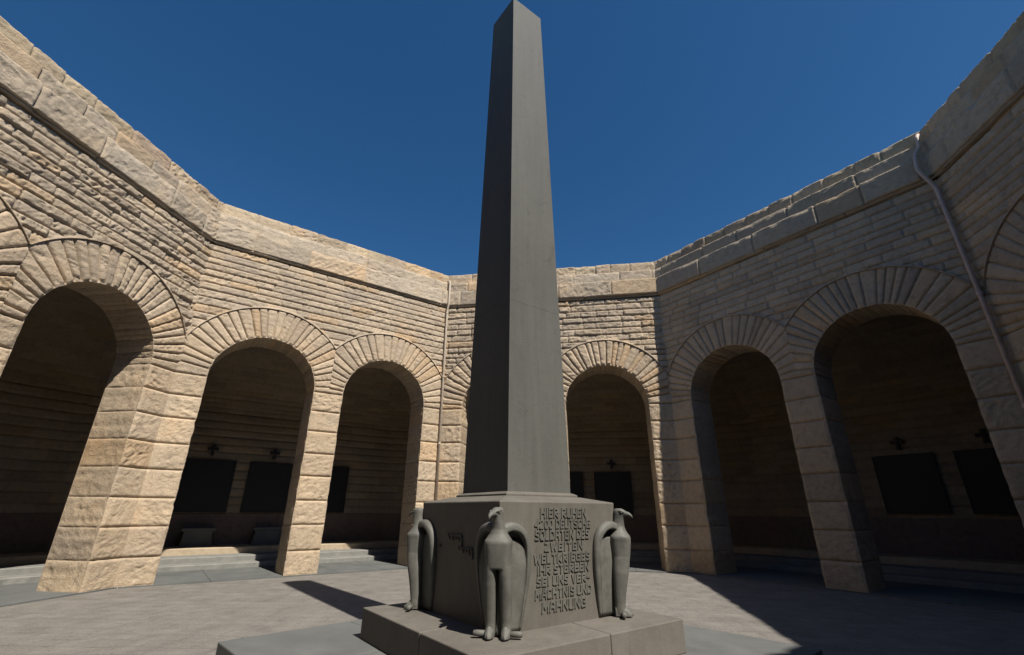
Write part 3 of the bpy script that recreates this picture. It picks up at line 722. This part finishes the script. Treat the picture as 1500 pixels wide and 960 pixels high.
def make_eagle():
    """local frame: +x outward along the pedestal diagonal, y sideways, z up from the platform; x = 0 at the top corner of the pedestal"""
    root = empty('eagle_statue')
    z = lambda a: a - EZ
    mb = MB()
    # torso, shoulders, neck and head column : (x centre, half depth, half width, z)
    sec = [(.034, .088, .104, .945), (.034, .094, .106, .985), (.034, .101, .109, 1.04), (.035, .108, .114, 1.10), (.034, .111, .119, 1.138), (.033, .107, .116, 1.157), (.030, .095, .103, 1.176), (.026, .079, .080, 1.206), (.027, .066, .062, 1.245),
           (.036, .060, .052, 1.28), (.044, .058, .048, 1.32), (.050, .062, .047, 1.352), (.054, .066, .047, 1.38), (.050, .058, .041, 1.405), (.044, .033, .024, 1.42)]
    def tw(x, y, h):
        a = -radians(24) * max(0, min(1, (h - 1.24) / .1)); dx = x - .03
        return (.03 + dx * cos(a) - y * sin(a), dx * sin(a) + y * cos(a), z(h))
    mb.loft([[tw(p[0], p[1], h) for p in ell(x, 0, 0, a, b, 32, 2.9 if h < 1.17 else 2.3)] for x, a, b, h in sec])
    # upper mandible and hooked tip
    mb.loft([[tw(x, y * w, h + v * t) for y, v in ((-1, -1), (1, -1), (1, .3), (.5, 1), (-.5, 1), (-1, .3))] for x, w, h, t in
             ((.085, .036, 1.375, .026), (.122, .030, 1.374, .021), (.155, .022, 1.366, .018), (.180, .015, 1.350, .015), (.190, .009, 1.333, .012), (.191, .004, 1.318, .008))])
    # legs
    for s in (-1, 1):
        lg = [(-.012, .052, .042, .47), (-.010, .050, .042, .55), (-.003, .058, .047, .64), (.008, .068, .052, .74), (.020, .077, .054, .83), (.028, .083, .053, .90), (.034, .082, .050, .96), (.034, .06, .03, 1.0)]
        mb.loft([ell(x, s * (.064 if h < .9 else .058), z(h), a, b) for x, a, b, h in lg])
    # tail strip between the legs, set back on the pedestal
    mb.loft([ell(x, 0, z(h), a, .05, 16) for x, a, h in ((-.14, .04, .47), (-.135, .04, .7), (-.10, .05, .90))])
    finish_remesh(mb, 'body', M['eagle'], root, .0065, 7)
    # brow and eyes
    for s in (-1, 1):
        e = MB(); e.loft([[tw(.086 + cos(t) * .013 * k, s * (.045 + d), 1.378 + sin(t) * .009 * k) for t in [2 * pi * i / 12 for i in range(12)]] for k, d in ((1, -.014), (1, .001), (.55, .005))]); e.build('eye', M['eagle'], root, True)
        b = MB(); b.tube([tw(.06, s * .044, 1.394), tw(.088, s * .048, 1.392), tw(.118, s * .036, 1.384)], [.004, .006, .004], 8); b.build('brow', M['eagle'], root, True)
    # wings : local face frame -> statue frame.  t = distance from the pedestal's top corner along the face, n = proud of the face
    for s in (-1, 1):
        def wp(t, zz, n):
            # face direction: inward along the pedestal side
            d = PT - face_h(zz); nn = n - d
            ax, ay = (-1 / DG, s / DG)      # along the face, away from the corner
            bx, by = (1 / DG, s / DG)       # face normal
            return (ax * t + bx * nn, ay * t + by * nn, zz - EZ)
        path = [(.00, 1.165, .060, .040), (.035, 1.20, .072, .042), (.08, 1.222, .080, .043), (.135, 1.224, .080, .042), (.19, 1.205, .078, .040), (.235, 1.165, .073, .038), (.262, 1.11, .069, .036), (.275, 1.04, .066, .034), (.28, .95, .062, .032), (.278, .84, .056, .029),
                (.268, .72, .048, .025), (.255, .59, .038, .020), (.242, .465, .026, .012)]
        # smooth path
        pp = []
        for i in range(len(path) - 1):
            p0, p1, p2, p3 = path[max(i - 1, 0)], path[i], path[i + 1], path[min(i + 2, len(path) - 1)]
            for t in (0, .34, .67): pp.append(tuple(.5 * (2 * b + (c - a) * t + (2 * a - 5 * b + 4 * c - d) * t * t + (3 * b - a - 3 * c + d) * t ** 3) for a, b, c, d in zip(p0, p1, p2, p3)))
        pp.append(path[-1])
        rings = []
        for i, (t, zz, pr, w) in enumerate(pp):
            a = pp[max(i - 1, 0)]; b = pp[min(i + 1, len(pp) - 1)]; dx, dz = b[0] - a[0], b[1] - a[1]; l = math.hypot(dx, dz); nx, nz = dz / l, -dx / l   # points inwards of the crescent
            ins_ = []
            for (q, n) in ((-.0, -.02), (-.08, pr * .45), (.04, pr * .84), (.18, pr * .96), (.5, pr * .95), (1.0, pr * .90), (1.5, pr * .78), (1.72, pr * .5), (1.74, -.02)):
                ins_.append(wp(t + nx * q * w * -1, zz + nz * q * w * -1, n))
            rings.append(ins_)
        mb = MB(); mb.loft(rings)
        wing = mb.build('wing', M['eagle'], root, True)
        # hollow sheet of the wing between rim and body
        us = np.linspace(0, 1, 9); rings = []
        for (t, zz, pr, w) in pp[4:]:
            r = [wp(.0 + (t - w * .2) * u, min(zz, 1.15), .012 + .035 * (1 - u) ** 2 + (pr * .84 - .012) * u ** 2 * min(1, max(0, (1.17 - zz) / .22))) for u in us] + [wp(t - w * .2, zz, -.02), wp(0, zz, -.02)]
            rings.append(r)
        mb = MB(); mb.loft(rings); mb.build('wing_web', M['eagle'], wing, True)
    # feet
    for s in (-1, 1):
        mb = MB(); y0 = s * .066
        mb.loft([[(x, y0 + yy * w, v) for yy, v in ((-1, 0), (1, 0), (.85, h * .6), (.25, h), (-.25, h), (-.85, h * .6))] for x, w, h in ((-.06, .034, .10), (.0, .040, .098), (.035, .040, .080), (.065, .035, .056), (.088, .025, .034), (.102, .011, .012))])
        foot = finish_remesh(mb, 'foot', M['eagle'], root, .005, 2)
        t = MB(); t.loft([[(.015 + cos(a) * .022 * k, y0 + s * yy, .024 + sin(a) * .022 * k) for a in [2 * pi * i / 12 for i in range(12)]] for yy, k in ((.02, 1), (.10, 1.05), (.128, .95), (.134, .6))]); t.build('side_toe', M['eagle'], foot, True)
        c = MB(); c.tube([(.075, y0, .032), (.096, y0, .022), (.110, y0, .003)], [.010, .008, .003], 8); c.build('claw', M['eagle'], foot, True)
    return root
def copy_tree(o, parent=None):
    c = o.copy(); C.objects.link(c)
    if parent is not None: c.parent = parent
    for ch in [x for x in bpy.data.objects if x.parent is o]: copy_tree(ch, c)
    return c
eg = make_eagle()
labs = ['carved stone eagle at the near corner of the pedestal, facing the viewer', 'carved stone eagle at the right corner of the pedestal, beak pointing right', 'carved stone eagle at the hidden far corner of the pedestal, behind the obelisk base', 'carved stone eagle at the left corner of the pedestal, beak pointing left']
for i, lb in enumerate(labs):
    e = eg if i == 0 else copy_tree(eg)
    a = TH0 + radians(-135 + 90 * i); r = PT * DG
    e.location = (r * cos(a), r * sin(a), EZ + .002); e.rotation_euler.z = a
    tag(e, lb, 'eagle statue', 'stone eagles at the corners of the pedestal')

# ------------------------------------------------------------------ light, sky, camera
S = Vector((.655, -.756, 0)).normalized(); EL = radians(53)
sd = Vector((S.x * cos(EL), S.y * cos(EL), sin(EL)))
sl = bpy.data.lights.new('sun', 'SUN'); sl.energy = 5.0; sl.angle = radians(.5); sl.color = (1, .94, .845)
so = link(bpy.data.objects.new('sun', sl)); so.rotation_euler = sd.to_track_quat('Z', 'Y').to_euler(); so.location = (20, -20, 30)
w = bpy.data.worlds.new('World'); scn.world = w; w.use_nodes = True; nt = w.node_tree
bg = nt.nodes['Background']; sk = nt.nodes.new('ShaderNodeTexSky'); sk.sky_type = 'NISHITA'; sk.sun_disc = False
sk.sun_elevation = EL; sk.sun_rotation = atan2(S.x, S.y); sk.air_density = 1.0; sk.dust_density = .4; sk.ozone_density = 3.0; sk.altitude = 0
hs_ = nt.nodes.new('ShaderNodeHueSaturation'); hs_.inputs['Saturation'].default_value = 1.3; nt.links.new(sk.outputs[0], hs_.inputs['Color'])
nt.links.new(hs_.outputs[0], bg.inputs[0]); bg.inputs[1].default_value = .065

cam = bpy.data.cameras.new('camera'); co = link(bpy.data.objects.new('camera', cam)); scn.camera = co
yw, pt, rl = radians(-1.556), radians(21.798), radians(.336)
cam.sensor_width = 36; cam.lens = 672.555 / 1500 * 36; cam.clip_end = 3000; cam.clip_start = .05
fwd = Vector((sin(yw) * cos(pt), cos(yw) * cos(pt), sin(pt))); right = Vector((cos(yw), -sin(yw), 0)); up = right.cross(fwd)
r2 = right * cos(rl) + up * sin(rl); u2 = -right * sin(rl) + up * cos(rl)
co.matrix_world = Matrix(((r2.x, u2.x, -fwd.x, .093), (r2.y, u2.y, -fwd.y, -5.357), (r2.z, u2.z, -fwd.z, 1.39), (0, 0, 0, 1)))
vs_ = scn.view_settings; vs_.view_transform = 'Standard'; vs_.look = 'None'; vs_.exposure = .45; vs_.gamma = 1
scn.render.engine = 'CYCLES'
scn.cycles.max_bounces = 8; scn.cycles.diffuse_bounces = 5
